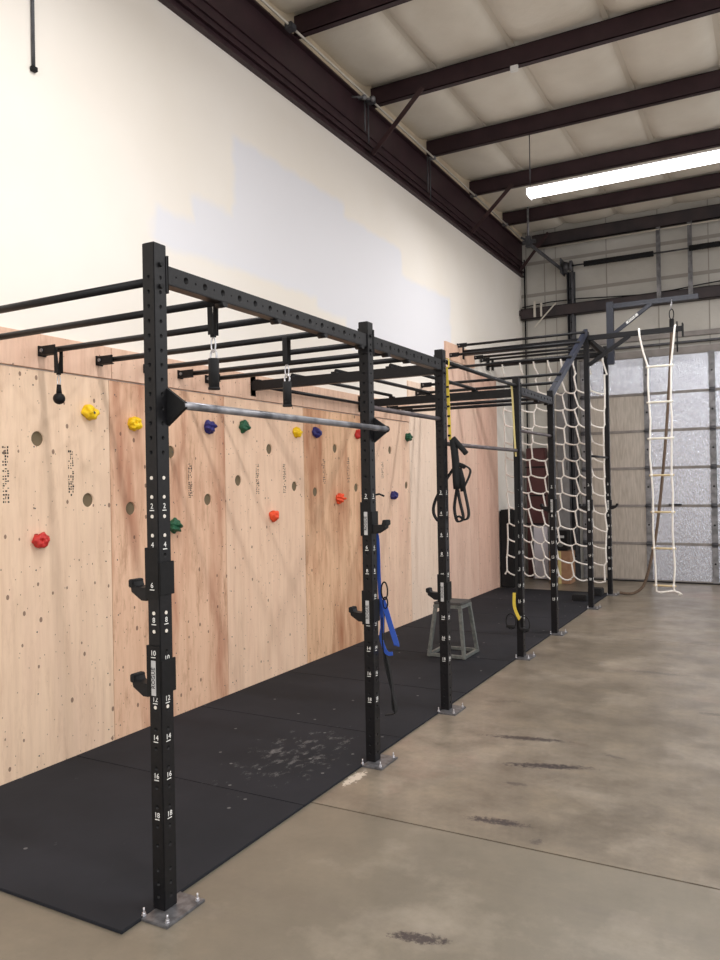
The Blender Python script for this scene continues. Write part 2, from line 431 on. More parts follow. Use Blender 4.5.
for (y, x1, lab) in [(7.72, -3.33, 'dark diagonal brace rising from the wall beam to the second purlin in view'),
                     (10.9, -3.32, 'dark diagonal brace from the wall beam to the purlin behind the strip light'),
                     (13.35, -3.45, 'short dark diagonal brace in the far ceiling corner')]:
    b = MB(); b.beam((-3.96, y, 5.43), (x1, y, 6.02), .008, .055); b.beam((-3.96, y + .02, 5.43), (x1, y + .02, 6.02), .04, .008)
    b.cyl((-3.95, y - .02, 5.45), (-3.95, y + .05, 5.45), .014, seg=8)
    tag(b.build('beam_brace', M['brace'], org=(-3.96, y, 5.43)), lab, 'brace', 'diagonal beam braces')
# conduit along the beam, with boxes
root = thing('ceiling_conduit', (-3.93, 6.2, 6.02), 'thin pale metal conduit running along the top of the wall beam', 'conduit')
b = MB(); b.tube([(-3.90, -1, 5.975), (-3.90, 4.66, 5.975), (-3.90, 8, 5.975), (-3.90, 13.5, 5.97)], .012); b.build('pipe', M['conduit'], root)
for y in (5.95, 7.55): b = MB(); b.box(-3.94, -3.86, y, y + .09, 5.935, 5.994, .006); b.build('junction_box', M['galvdark'], root)
for y in (9.35, 10.9, 12.4): b = MB(); b.box(-3.97, -3.88, y, y + .05, 5.96, 5.994, .004); b.build('clamp', M['galv'], root)
root = thing('wall_lamp', (-3.9, 7.4, 5.88), 'small twin metal lamp heads on the wall beam by the first brace', 'lamp')
for yy, xx, zz in ((7.45, -3.80, 5.90), (7.3, -3.83, 5.86)):
    b = MB(); b.sph((xx, yy, zz), .03, 2); b.cyl((-3.975, yy, zz + .04), (xx, yy, zz), .012); b.build('lamp_head', M['galv'], root)
for (y, z0, lab) in [(7.62, 5.52, 'short pale metal rod pair hanging beside the first brace'), (9.35, 5.42, 'thin vertical metal rod on the wall beam beneath the purlin with the light rod')]:
    b = MB(); b.cyl((-3.95, y, z0), (-3.95, y, 5.97), .009, seg=8); b.cyl((-3.95, y - .08, z0 + .1), (-3.95, y - .08, 5.97), .009, seg=8)
    tag(b.build('hanger_rod', M['galvdark'], org=(-3.95, y, z0)), lab, 'rod', 'rods on the wall beam')
b = MB(); b.box(-2.36, -2.28, 7.735, 7.765, 5.93, 5.995, .004); b.box(-2.345, -2.295, 7.725, 7.74, 5.94, 5.96)
tag(b.build('ceiling_sensor', M['fixture'], org=(-2.32, 7.75, 5.93)), 'small white device under the purlin near the top of the view', 'sensor')
root = thing('wall_conduit', (WX, 3.27, 4.34), 'thin dark conduit ending high on the cream wall at upper left', 'conduit')
b = MB(); b.cyl((WX + .012, 3.27, 4.35), (WX + .012, 3.27, 5.385), .011); b.build('pipe', M['galvdark'], root)
b = MB(); b.box(WX, WX + .03, 3.25, 3.29, 4.335, 4.365, .003); b.build('end_fitting', M['black2'], root)

# ------------------------------------------------------------------ strip lights
def striplight(x0, x1, y, z, label, vis=True):
    r = thing('strip_light', (x0, y, z), label, 'light', 'ceiling strip lights')
    b = MB(); b.box(x0, x1, y - .05, y + .05, z + .03, z + .075, .006); b.box(x0, x1, y - .118, y + .118, z + .027, z + .034)
    b.build('housing', M['fixture'], r)
    b = MB(); b.prism([(y - .115, z + .026), (y - .105, z - .02), (y - .06, z - .045), (y + .06, z - .045), (y + .105, z - .02), (y + .115, z + .026)], 'x', x0 + .008, x1 - .008)
    b.build('diffuser', M['tube'], r)
    for x in (x0, x1):
        b = MB(); b.box(x - .006, x + .006, y - .118, y + .118, z - .048, z + .05); b.build('end_cap', M['fixture'], r)
    for x in (x0 + .02, x1 - .02):
        b = MB(); b.cyl((x, y, z + .07), (x, y, 6.0), .006, seg=8); b.build('hanger', M['galvdark'], r)
    ld = bpy.data.lights.new('tube_glow', 'AREA'); ld.shape = 'RECTANGLE'; ld.size = x1 - x0; ld.size_y = .14
    ld.energy = 34 * (x1 - x0); ld.color = (1, .985, .97)
    lo = bpy.data.objects.new('tube_glow', ld); COL.objects.link(lo); lo.parent = r
    lo.location = ((x1 - x0) / 2, 0, -.052)
    return r
striplight(-2.66, .05, 9.40, 5.27, 'bright white strip light hanging on rods from the ceiling')
striplight(-2.66, .05, 3.10, 5.27, 'added strip light over the near posts, unseen above the top of the view')  # this and the strips below are unseen, added to brighten the room
striplight(-2.66, .05, -2.0, 5.27, 'added unseen strip light behind the camera position')
striplight(1.4, 4.2, 6.24, 5.27, 'added unseen strip light out to the right of the view')
striplight(1.4, 4.2, 0.0, 5.27, 'added unseen strip light to the right behind the camera position')
striplight(1.4, 4.2, 11.0, 5.27, 'added strip light far right by the garage door, out of view')

# ------------------------------------------------------------------ back wall details
def stud(name, x0, x1, y0, y1, z0, z1, m, label, cat, group=None):
    b = MB(); b.box(x0, x1, y0, y1, z0, z1, .004); return tag(b.build(name, m, org=(x0, y0, z0)), label, cat, group)
b = MB()
for x in (-3.95, -3.62, -3.42, -2.55, -1.72, -.95, -.1, .7): b.box(x - .008, x + .008, BY - .006, BY, 0, 6.3)
for z in (5.05, 5.62): b.box(WX, 4.8, BY - .008, BY, z - .03, z + .03)
struct(b.build('trim_4', M['seam']))
b = MB(); b.box(-3.80, 5.0, BY - .14, BY - .13, 5.86, 6.08); b.box(-3.80, 5.0, BY - .14, BY, 5.86, 5.875); b.box(-3.8, 5, BY - .14, BY, 6.07, 6.08)
tag(b.build('wall_header', M['darkbeam'], org=(-3.8, BY - .1, 5.86)), 'dark steel header beam along the top of the back wall', 'beam')
b = MB(); b.cyl((-3.75, BY - .16, 5.82), (4.9, BY - .16, 5.82), .014)
tag(b.build('wall_pipe', M['conduit'], org=(-3.7, BY - .16, 5.82)), 'pale metal conduit running below the back wall header beam', 'conduit')
b = MB(); b.box(-4.02, 5.0, BY - .16, BY - .15, 4.60, 4.79); b.box(-4.02, 5.0, BY - .16, BY, 4.78, 4.79); b.box(-4.02, 5.0, BY - .16, BY, 4.60, 4.61); b.cyl((-4.03, BY - .18, 4.72), (-4.0, BY - .05, 4.72), .05)
tag(b.build('wall_girt', M['darkbeam'], org=(-4, BY - .1, 4.6)), 'dark brown steel girt across the back wall above the garage door', 'beam')
b = MB()
pts = [(-4.0 + i * .5, BY - .12, 4.83 + .04 * math.sin(i * 1.1)) for i in range(0, 17)]
b.tube(pts, .01, 6); tag(b.build('loose_cable', M['strap_black'], org=(-4, BY - .12, 4.8)), 'black cable sagging along the top of the brown girt', 'cable')
# torsion shaft, springs, drum, vertical door track and bearing struts
root = thing('garage_door_opener_shaft', (-3.2, BY - .22, 5.44), 'steel torsion shaft with black springs above the garage door', 'shaft')
b = MB(); b.cyl((-3.24, BY - .22, 5.42), (4.6, BY - .22, 5.42), .014); b.build('shaft', M['galvdark'], root)
for (a, c_) in [(-2.88, -1.76), (-1.22, -.1)]:
    b = MB()
    nn = int((c_ - a) / .012)
    b.cyl((a, BY - .22, 5.42), (c_, BY - .22, 5.42), .042, seg=20)
    for k in range(0, nn, 2): b.cyl((a + k * .012, BY - .22, 5.42), (a + k * .012 + .010, BY - .22, 5.42), .048, seg=14)
    b.build('spring', M['strap_black'], root)
b = MB(); b.cyl((-3.22, BY - .22, 5.42), (-3.12, BY - .22, 5.42), .085, .06, 20); b.cyl((-3.12, BY - .22, 5.42), (-3.08, BY - .22, 5.42), .09, seg=20); b.build('cable_drum', M['galvdark'], root)
b = MB(); b.box(-3.27, -3.25, BY - .32, BY - .02, 5.30, 5.56, .004); b.build('bearing_bracket', M['galvdark'], root)
for x, lab in ((-1.69, 'left one of two grey steel struts above the garage door'), (-1.21, 'right one of two grey steel struts above the garage door, bright at its foot')):
    b = MB(); b.box(x - .035, x + .035, BY - .17, BY - .162, 4.62, 5.86); b.box(x + .027, x + .035, BY - .21, BY - .162, 4.62, 5.86)
    for z in (4.7, 5.8): b.cyl((x - .015, BY - .18, z), (x - .015, BY - .165, z), .012, seg=8)
    tag(b.build('wall_strut', M['galv'], org=(x, BY - .17, 4.62)), lab, 'strut', 'struts above the garage door')
root = thing('door_track', (-3.08, BY - .1, 0), 'tall dark steel track rising beside the garage door behind the net', 'track')
b = MB(); b.box(-3.20, -3.19, BY - .14, BY, 0.0, 5.36); b.box(-3.20, -3.08, BY - .02, BY - .005, 0, 5.36); b.box(-3.12, -3.08, BY - .145, BY - .13, 0, 5.36)
b.box(-3.15, -3.145, BY - .14, BY - .02, 0, 5.36); b.build('rail', M['galvdark'], root)
b = MB()
for k in range(9): b.cyl((-3.13, BY - .155, .4 + k * .58), (-3.13, BY - .14, .4 + k * .58), .013, seg=8)
b.build('bolts', M['black2'], root)
# upper diagonal brace with hanger pipe at the ceiling corner
root = thing('track_support', (-3.52, 12.58, 5.5), 'grey steel pipe and bracket hanging in the far corner holding the track brace', 'bracket')
b = MB(); b.cyl((-3.56, 12.5, 5.62), (-3.56, 12.5, 6.22), .018); b.build('hanger_pipe', M['galv'], root)
b = MB(); b.box(-3.66, -3.44, 12.49, 12.53, 5.62, 5.68, .004); b.box(-3.60, -3.52, 12.46, 12.54, 5.56, 5.74, .004); b.beam((-3.68, 12.5, 5.74), (-3.56, 12.5, 5.66), .03, .03); b.build('bracket', M['galvdark'], root)
b = MB(); b.beam((-3.53, 12.52, 5.60), (-3.21, BY - .1, 5.34), .04, .04); b.build('brace_bar', M['galvdark'], root)
# small bright wall lamp on girt
b = MB(); b.box(-3.78, -3.74, BY - .19, BY - .17, 4.62, 4.90); b.box(-3.66, -3.63, BY - .19, BY - .17, 4.62, 4.86); b.beam((-3.77, BY - .18, 4.44), (-3.38, BY - .18, 4.83), .02, .02); b.sph((-3.63, BY - .2, 4.82), .025)
tag(b.build('wall_bracket', M['conduit'], org=(-3.7, BY - .18, 4.5)), 'small tangled pale metal bracket on the brown girt in the corner', 'bracket')
b = MB(); b.cyl((-3.97, BY - .05, .3), (-3.97, BY - .05, 5.7), .014); tag(b.build('corner_conduit', M['strap_black'], org=(-3.97, BY - .05, .3)), 'black vertical conduit in the far left corner', 'conduit')
# header strips over door
root = thing('door_header', (-2.9, BY - .1, 3.8), 'pale grey steel header rails just above the garage door', 'rail')
for (z0, z1, d, mm) in [(3.79, 3.87, .06, 'hdr'), (3.93, 3.96, .10, 'galvdark'), (4.04, 4.12, .05, 'hdr')]:
    b = MB(); b.box(-3.04, 4.9, BY - d, BY, z0, z1, .003); b.build('rail', M[mm], root)

# garage door
root = bpy.data.objects.new('door_1', None); COL.objects.link(root); root.location = (-2.97, BY - .05, 0); root['kind'] = 'structure'
DX = [-2.97, -1.93, -.93, .07, 1.07, 2.07, 3.07, 4.07]; DZ = [.02, .64, 1.27, 1.90, 2.52, 3.14, 3.77]
for j in range(6):
    for i in range(7):
        beige = (i == 0 and j < 5)
        b = MB(); b.box(DX[i] + .03, DX[i + 1] - .03, BY - .05, BY - .03, DZ[j] + .02, DZ[j + 1] - .02, .003)
        b.build('insulated_panel', M['beige'] if beige else M['foil'], root)
for j in range(7):
    b = MB(); z = DZ[j]; b.box(-2.97, 4.1, BY - .062, BY - .02, z - .022, z + .022, .003); b.build('section_rail', M['hdr'], root)
for i in range(8):
    b = MB(); x = DX[i]; b.box(x - .045, x + .045, BY - .075, BY - .055, .02, 3.77, .003); st_ = b.build('stile', M['galv'], root)
    b = MB()
    for j in range(6):
        z = (DZ[j] + DZ[j + 1]) / 2; b.cyl((x, BY - .08, z), (x, BY - .073, z), .016, seg=10)
    b.build('bolt', M['strap_black'], st_)
    b = MB()
    for j in range(1, 6):
        z = DZ[j]; b.box(x - .045, x + .045, BY - .095, BY - .075, z - .04, z + .04, .006); b.cyl((x - .05, BY - .1, z), (x + .05, BY - .1, z), .012, seg=8)
    b.build('hinge', M['galvdark'], st_)
b = MB(); b.box(-1.62, -1.42, BY - .09, BY - .05, 1.275, 1.30, .004); b.build('lock_bar', M['strap_black'], root)
b = MB(); b.box(-2.97, 4.1, BY - .07, BY - .03, .0, .022); b.build('bottom_seal', M['strap_black'], root)

# things in the far corner, seen through the net
def boxthing(name, x0, x1, y0, y1, z0, z1, m, label, cat, extra=None):
    r = thing(name, ((x0 + x1) / 2, (y0 + y1) / 2, z0), label, cat)
    b = MB(); b.box(x0, x1, y0, y1, z0, z1, .01); b.build('body', m, r)
    if extra: extra(r)
    return r
def ex_cab(r):
    b = MB(); b.box(-3.335, -3.225, 13.53, 13.54, 1.15, 3.1, .003); d = b.build('door', M['cab_grey'], r)
    b = MB(); b.box(-3.25, -3.24, 13.515, 13.53, 1.9, 2.05); b.build('handle', M['strap_black'], d)
boxthing('utility_cabinet', -3.42, -3.215, 13.54, 13.699, 0.0, 3.25, M['cab_grey'], 'tall grey utility cabinet on the back wall behind the net', 'cabinet', ex_cab)
def ex_mat(r):
    b = MB()
    for z in (.95, 1.45, 1.95): b.box(-3.96, -3.60, 13.45, 13.458, z, z + .025)
    b.build('seam', M['black2'], r)
boxthing('folding_mat', -3.95, -3.62, 13.46, 13.66, 0, 2.3, M['darkred'], 'dark red folded gym mat standing upright in the far corner', 'mat', ex_mat)
def ex_wb(r):
    b = MB(); b.box(-3.80, -3.785, 13.26, 13.29, 0, .95); b.box(-3.535, -3.52, 13.26, 13.29, 0, .95); b.box(-3.8, -3.52, 13.26, 13.29, .935, .95); b.build('frame', M['galv'], r)
boxthing('whiteboard', -3.79, -3.53, 13.27, 13.30, .02, .94, M['whiteboard'], 'pale board leaning low in the far corner in front of the red mat', 'board', ex_wb)
def ex_sp(r):
    b = MB(); b.cyl((-3.24, 12.94, .66), (-3.24, 12.95, .66), .05, seg=20); b.build('speaker_cone', M['grey_steel'], r)
    b = MB(); b.box(-3.30, -3.18, 12.943, 12.95, .76, .80); b.build('front_panel', M['label'], r)
boxthing('small_speaker', -3.36, -3.13, 12.95, 13.2, .55, .88, M['black2'], 'small black speaker standing on the cardboard box behind the net', 'speaker', ex_sp)
def ex_cb(r):
    b = MB(); b.box(-3.27, -3.22, 12.885, 12.892, .0, .545); b.build('tape', M['strap_cream'], r)
boxthing('cardboard_box', -3.42, -3.07, 12.89, 13.24, 0, .54, M['cardboard'], 'brown cardboard box on the floor behind the net', 'box', ex_cb)
r = thing('crash_pad', (-3.92, 12.35, .0), 'tall black foam pad standing against the plywood end behind the net', 'pad')
b = MB(); b.box(-4.02, -3.78, 12.13, 12.6, .0, 1.26, .02); b.build('pad', M['foam'], r)
b = MB(); b.box(-3.99, -3.81, 12.122, 12.13, 1.05, 1.09, .002); b.build('carry_strap', M['strap_black'], r)

# ------------------------------------------------------------------ plywood wall
PS = [(1.39, 2.608), (2.612, 3.833), (3.837, 5.08), (5.085, 6.287), (6.291, 7.490), (7.494, 8.708), (8.712, 9.93), (9.934, 11.15), (11.154, 12.12)]
plabs = ['plywood sheet outside the left edge of the view', 'pale plywood sheet at the left edge with the red hold', 'reddish streaked plywood sheet right behind the nearest post',
         'pale plywood sheet with the green hold and an orange hold', 'brown streaked plywood sheet with a navy and an orange hold',
         'plywood sheet behind the second post with a green hold', 'pale cream plywood sheet between the second and third posts', 'pink plywood sheet behind the hanging black straps',
         'last pink plywood sheet before the black pad']
HOLES = [(3.25, 2.05), (3.64, 1.66), (4.02, 1.59), (4.44, 2.0), (4.86, 1.63), (5.26, 1.78), (5.72, 2.06), (6.12, 1.72), (6.49, 1.66), (6.89, 2.1), (7.33, 1.69), (8.17, 2.12), (8.61, 1.70)]
STAMPS = [(3.02, 1.66, 1.99), (3.50, 1.69, 1.99), (4.65, 1.65, 1.91), (5.53, 1.66, 1.92), (5.95, 1.66, 1.93), (6.66, 1.74, 1.98), (7.155, 1.75, 2.01), (7.96, 1.79, 1.98)]
for i, (y0, y1) in enumerate(PS):
    r = thing('plywood_panel', (WX, y0, 0), plabs[i], 'wall panel', 'plywood sheets of the climbing wall')
    top = 2.475 if i < 6 else (3.0 if i == 6 else 3.38)
    b = MB(); b.box(WX + .001, PX, y0, y1, .0, top); o = b.build('sheet', PLY[i], r)
    hs = [h for h in HOLES if y0 < h[0] < y1]
    if hs:
        c_ = MB()
        for (y, z) in hs: c_.cyl((WX + .004, y, z), (PX + .05, y, z), .047, seg=28)
        cut(o, c_)
        for (y, z) in hs: b = MB(); b.cyl((WX + .0045, y, z), (WX + .0055, y, z), .0465, seg=28); b.build('peg_hole_back', M['hole'], r)
    for (y, z0, z1) in [s for s in STAMPS if y0 < s[0] < y1]:
        b = MB(); rr = random.Random(int(y * 100)); z = z0; bold = i < 3
        while z < z1:
            h = rr.uniform(.012, .022)
            for q in range(3):
                if rr.random() < .75:
                    a = y + (-.02 + q * .016); b.box(PX, PX + .0008, a, a + rr.uniform(.004, .013), z, z + h * rr.uniform(.3, .8))
            z += h
        b.build('grade_stamp', M['ink'] if bold else M['ink2'], r)
    b = MB()  # screw heads
    for yy in (y0 + .05, (y0 + y1) / 2, y1 - .05):
        for k in range(7): 
            zz = .1 + k * .38
            if zz < top: b.cyl((PX - .001, yy, zz), (PX + .0012, yy, zz), .005, seg=8)
    b.build('screw', M['galvdark'], r)
for k, (y0, y1, lab) in enumerate([(1.39, 3.85, 'narrow plywood header strip at the left edge above the climbing wall'), (3.854, 6.27, 'narrow plywood header strip behind the hanging cylinder grips'), (6.274, 8.708, 'narrow plywood header strip ending at the cream sheet')]):
    b = MB(); b.box(WX + .001, PX + .012, y0, y1, 2.485, 2.70, .002)
    tag(b.build('header_board', PLY[9], org=(WX, y0, 2.485)), lab, 'board', 'header strips above the climbing wall')
b = MB(); b.box(WX + .001, PX + .01, 9.95, 11.1, 3.44, 3.68, .002); tag(b.build('header_board', PLY[9], org=(WX, 9.95, 3.44)), 'short plywood board high on the wall holding the upper rung ends', 'board')
r_ = struct(MB().box(PX - .001, PX + .006, -2, 1.38, 0, .0) .build('trim_5', M['joint'])) if False else None

# climbing holds
def hold(name, y, z, col, seed, s=1.0, shape=0):
    rr = random.Random(seed); bm = bmesh.new(); bmesh.ops.create_icosphere(bm, subdivisions=4, radius=1)
    off = Vector((seed * 3.7, seed * 1.3, 0))
    R = .052 * s
    for v in bm.verts:
        d = v.co.normalized(); k = 1 + .34 * noise.noise(d * 1.5 + off) + .13 * noise.noise(d * 3.7 + off)
        if d.x > 0:
            if shape == 0:   # jug with a deep pocket above the lip
                q = Vector((d.y * 1.0 - .15, d.z - .35)).length; k -= .55 * math.exp(-(q / .34) ** 2)
            elif shape == 1:  # two finger pockets
                for a in (-.35, .35):
                    q = Vector((d.y - a, d.z - .1)).length; k -= .45 * math.exp(-(q / .24) ** 2)
            else:             # ridged
                k += .16 * math.sin(d.z * 9 + d.y * 3)
        v.co = d * k * R; v.co.x = max(v.co.x * 1.1 + .012, -0.0); v.co.z *= .95 + .1 * rr.random() * 0
    for f in bm.faces: f.smooth = True
    mb = MB(); mb.merge(bm, Matrix.Translation((PX + .001, y, z)))
    return mb.build('grip', M[col], name)
H = [(3.65, 2.24, 'yellow', 0, 'yellow climbing hold left of the plywood seam, higher of the left pair'), (4.05, 2.19, 'yellow', 1, 'yellow climbing hold just left of the nearest post'),
     (6.16, 2.23, 'yellow', 0, 'small yellow climbing hold further along, just left of a navy hold'), (3.25, 1.42, 'red', 1, 'red climbing hold low on the leftmost sheet in view'),
     (7.37, 2.27, 'red', 0, 'dark red climbing hold just left of the second post'), (4.87, 2.21, 'navy', 2, 'navy climbing hold nearest on the wall, just right of the nearest post'),
     (6.50, 2.25, 'navy', 0, 'navy climbing hold right beside the small yellow hold'), (8.21, 1.59, 'navy', 1, 'navy climbing hold seen right of the second post, above the hook'),
     (5.33, 2.24, 'green', 0, 'dark green climbing hold in the top row between navy and yellow ones'), (4.45, 1.44, 'green', 2, 'dark green climbing hold peeking out behind the nearest post'),
     (8.64, 2.29, 'green', 2, 'dark green climbing hold right of the second post in the top row'), (5.75, 1.46, 'orange', 1, 'orange climbing hold lower on the pale sheet, nearer one'),
     (6.93, 1.58, 'orange', 2, 'orange climbing hold on the brown streaked sheet, further one')]
for i, (y, z, c_, sh, lab) in enumerate(H):
    r = thing('climbing_hold', (PX, y, z), lab, 'climbing hold', 'climbing holds on the plywood wall')
    hold(r, y, z, c_, i + 1, 1.0, sh)
    b = MB(); b.cyl((PX + .04, y + .004, z - .004), (PX + .058, y + .004, z - .004), .009, seg=10); b.build('bolt', M['galvdark'], r)

# ------------------------------------------------------------------ rubber mats
my = [2.19, 3.50, 4.72, 5.94, 7.16, 8.38, 9.60, 10.82, 12.04]
ml = ['black rubber mat at the near end, under the nearest post', 'black rubber mat second from the near end', 'chalk dusted black rubber mat by the second post', 'black rubber mat by the third post, left of the grey box',
      'black rubber mat under the grey steel plyo box', 'black rubber mat in front of the fifth post', 'black rubber mat leading up to the cargo net', 'black rubber mat at the far end under the net']
for i in range(8):
    b = MB(); b.box(PX + .002, -2.28, my[i], my[i + 1] - .004, 0, .014, .002)
    tag(b.build('rubber_mat', M['mat'], org=(-3.2, my[i], 0)), ml[i], 'mat', 'rubber floor mats')

# ------------------------------------------------------------------ the rig
UX0, UX1 = -2.292, -2.227      # post width across (X)
UC = (UX0 + UX1) / 2
PY = [2.41, 4.27, 5.475, 7.42, 8.71, 10.62, 11.95]
HT = [2.742] * 5 + [3.72, 3.72]
rig = thing('pull_up_rig', (UC, PY[0], 0), 'long black steel pull-up rig with seven posts standing along the mats', 'exercise rig')
HD = .037                       # half depth along Y
hole_z = [2.60 - .06 * k for k in range(13)] + [1.776 - .0792 * k for k in range(19)] + [.274, .173, .117, .065]
NUM = [('2', 1.657), ('4', 1.498), ('6', 1.336), ('8', 1.19), ('10', 1.032), ('12', .867), ('14', .71), ('16', .554), ('18', .394)]
Rfront = Matrix(((1, 0, 0), (0, 0, -1), (0, 1, 0))).to_4x4()      # text facing -Y
Rside = Matrix(((0, 0, 1), (1, 0, 0), (0, 1, 0))).to_4x4()        # text facing +X
for i, (y, h) in enumerate(zip(PY, HT)):
    b = MB(); b.box(UX0, UX1, y - HD, y + HD, .011, h, .003); up = b.build('upright', M['black'], rig)
    c_ = MB()
    for z in hole_z:
        if z > h - .05: continue
        r = .0088
        c_.cyl((UC, y - HD - .01, z), (UC, y - HD + .012, z), r, seg=10)
        c_.cyl((UX1 + .01, y, z), (UX1 - .012, y, z), r, seg=10)
    cut(up, c_)
    b = MB()
    if i in (0, 1, 2, 3, 4, 5, 6):
        for t, z in NUM:
            s = .030 if i < 3 else .036
            b.text(t, s, Matrix.Translation((UC, y - HD - .0008, z + .003)) @ Rfront)
            b.text(t, s, Matrix.Translation((UX1 + .0008, y, z + .003)) @ Rside)
            b.box(UC - .012, UC + .012, y - HD - .001, y - HD + .001, z - .016, z - .0125)
            b.box(UX1 - .001, UX1 + .001, y - .012, y + .012, z - .016, z - .0125)
        b.build('number_marking', M['marking'], up)
    if i == 0:
        b = MB()
        for z in (1.776, 1.698, 1.618, 1.540, 1.222, 1.147, .837):
            b.cyl((UC, y - HD - .0012, z), (UC, y - HD + .004, z), .0075, seg=14); b.cyl((UX1 + .0012, y, z), (UX1 - .004, y, z), .0075, seg=14)
        b.build('hole_plug', M['white_plug'], up)
    b = MB(); b.box(-2.297, -2.145, y - .115, y + .115, .0, .0115, .002); b.box(-2.31, -2.297, y - .03, y + .03, .0, .011) if False else None
    b.build('base_plate', M['plate'], up)
    for (bx, by) in ((-2.165, y - .09), (-2.165, y + .09), (-2.285, y - .095)):
        b = MB(); b.cyl((bx, by, .0116), (bx, by, .015), .010, seg=14); b.cyl((bx, by, .015), (bx, by, .024), .008, seg=6); b.cyl((bx, by, .024), (bx, by, .043), .004, seg=10)
        b.build('anchor_bolt', M['bolt'], up)

def long_beam(i, j, z=2.622):
    y0, y1 = PY[i] + HD + .001, PY[j] - HD - .001
    b = MB(); b.box(UX0 + .002, UX1 - .002, y0, y1, z - .04, z + .04, .003); o = b.build('side_beam', M['black'], rig)
    c_ = MB(); k = 0; y = y0 + .06
    while y < y1 - .05:
        c_.cyl((UX1 + .01, y, z), (UX1 - .045, y, z), .0055 if k % 2 == 0 else .0155, seg=14); y += .0625; k += 1
    cut(o, c_)
    for yy, s in ((y0, 1), (y1, -1)):
        b = MB(); b.box(UX1 - .004, UX1 + .004, yy - .006, yy + .006, z - .075, z + .075)
        b.box(UX0, UX1 + .004, min(yy, yy + s * .008), max(yy, yy + s * .008), z - .078, z + .078)
        b.build('flange', M['black'], o)
    return o
long_beam(0, 1); long_beam(1, 2); long_beam(3, 4)
long_beam(5, 6, 3.61)
# bolts heads on first posts' +X face next to flange
b = MB()
for y in (PY[0], PY[1], PY[2]):
    for z in (2.655, 2.565): b.cyl((UX1 - .002, y, z), (UX1 + .012, y, z), .011, seg=6)
b.build('beam_bolt', M['black2'], rig)
# rungs across to the wall
def rung(y, z, mount_z=None, x1=UX1 - .005, tab=True, r=.018, x0=PX + .06):
    b = MB(); b.cyl((x0, y, z), (x1, y, z), r, seg=14); o = b.build('rung', M['black'], rig)
    f0 = PX + (.013 if z < 2.68 and y < 8.72 else .001)
    b = MB(); b.box(f0, f0 + .008, y - .03, y + .03, z - .032, z + .032, .001); b.box(f0, f0 + .15, y - .028, y - .021, z - .027, z + .027, .001)
    b.box(f0, f0 + .12, y - .021, y + .02, z - .027, z - .021, .001)
    b.build('wall_bracket', M['black2'], o)
    b = MB(); b.cyl((f0 + .035, y - .036, z), (f0 + .035, y - .0285, z), .012, seg=6); b.build('bracket_bolt', M['galv'], o)
    if tab:
        b = MB(); b.cyl((UX0 + .012, y, 2.580), (UX1 - .004, y, 2.580), .019, seg=14); b.build('saddle', M['black'], o)
    return o
for y in (2.41, 2.84, 3.28, 3.74, 4.18, 4.54, 4.86): rung(y, 2.592, tab=y > 2.5)
for y in (8.10, 8.50): rung(y, 2.60)
# crossmembers to the wall
def cross(y, z):
    b = MB(); b.box(PX + .012, UX0 - .001, y - .028, y + .028, z - .04, z + .04, .003); o = b.build('cross_beam', M['black'], rig)
    b = MB(); b.box(PX, PX + .012, y - .04, y + .04, z - .09, z + .09, .002); b.build('wall_plate', M['black2'], o)
cross(PY[2], 2.60); cross(PY[3], 2.60); cross(PY[5], 3.60); cross(PY[6], 3.60)
# long pipes in the third bay
for (x, z) in ((UC, 2.665), (-2.69, 2.665), (-3.19, 2.665), (-3.62, 2.665), (-3.97, 2.60)):
    b = MB(); b.cyl((x, PY[2] + .02, z), (x, PY[3] - .02, z), .0165, seg=14); o = b.build('long_rung', M['black'], rig)
    b = MB()
    for yy in (PY[2], PY[3]): b.box(x - .025, x + .025, yy - .03 if yy == PY[3] else yy - .02, yy + .02 if yy == PY[3] else yy + .03, 2.64, 2.655 if z > 2.62 else 2.652)
    b.build('saddle', M['black2'], o)
# inclined beam and its rungs, then the high bay
b = MB(); b.beam((UC, PY[4] + .0, 2.70), (UC, PY[5] - .01, 3.72), .056, .078, .003); inc = b.build('inclined_beam', M['blue_black'], rig)
for (y, z) in [(8.95, 2.86), (9.12, 2.98), (9.62, 3.25), (10.10, 3.50), (10.42, 3.68)]: rung(y, z, tab=False)
for (y, z) in [(11.10, 3.60), (11.40, 3.60)]: rung(y, z, tab=False)
b = MB(); b.cyl((PX + .02, 11.72, 3.56), (UX1 - .005, 11.72, 3.56), .028, seg=16); o = b.build('net_bar', M['black'], rig)
b = MB(); b.box(PX, PX + .014, 11.66, 11.78, 3.48, 3.64, .002); b.build('wall_plate', M['black2'], o)
# pull-up bars along the rig
b = MB(); xb = -2.148; b.tube([(xb, PY[0] + .03, 2.072), (xb, PY[0] + .3, 2.072), (xb, PY[1] + .045, 2.072)], .0175, 16); o = b.build('pull_up_bar', M['bar'], rig)
for yy in (PY[0], PY[1]):
    b = MB(); b.prism([(UX1 - .004, 2.150), (UX1 - .004, 1.990), (xb + .016, 2.060), (xb + .016, 2.082)], 'y', yy + HD - .012, yy + HD + .006); b.build('gusset', M['black2'], o)
b = MB(); b.cyl((xb, PY[1] + .045, 2.072), (xb, PY[1] + .075, 2.072), .022, .008, 16); b.build('end_cap', M['black'], o)
for (i, j, z, mm) in ((1, 2, 2.215, 'bar2'), (2, 3, 2.03, 'bar2'), (3, 4, 2.23, 'bar2'), (5, 6, 2.05, 'black')):
    b = MB(); b.cyl((UC, PY[i] + HD, z), (UC, PY[j] - HD, z), .0165, seg=14); o = b.build('pull_up_bar', M[mm], rig)
    for yy, s in ((PY[i] + HD, 1), (PY[j] - HD, -1)):
        b = MB(); b.box(UX0 + .004, UX1 - .004, min(yy, yy + .008 * s), max(yy, yy + .008 * s), z - .05, z + .05); b.build('flange', M['black'], o)
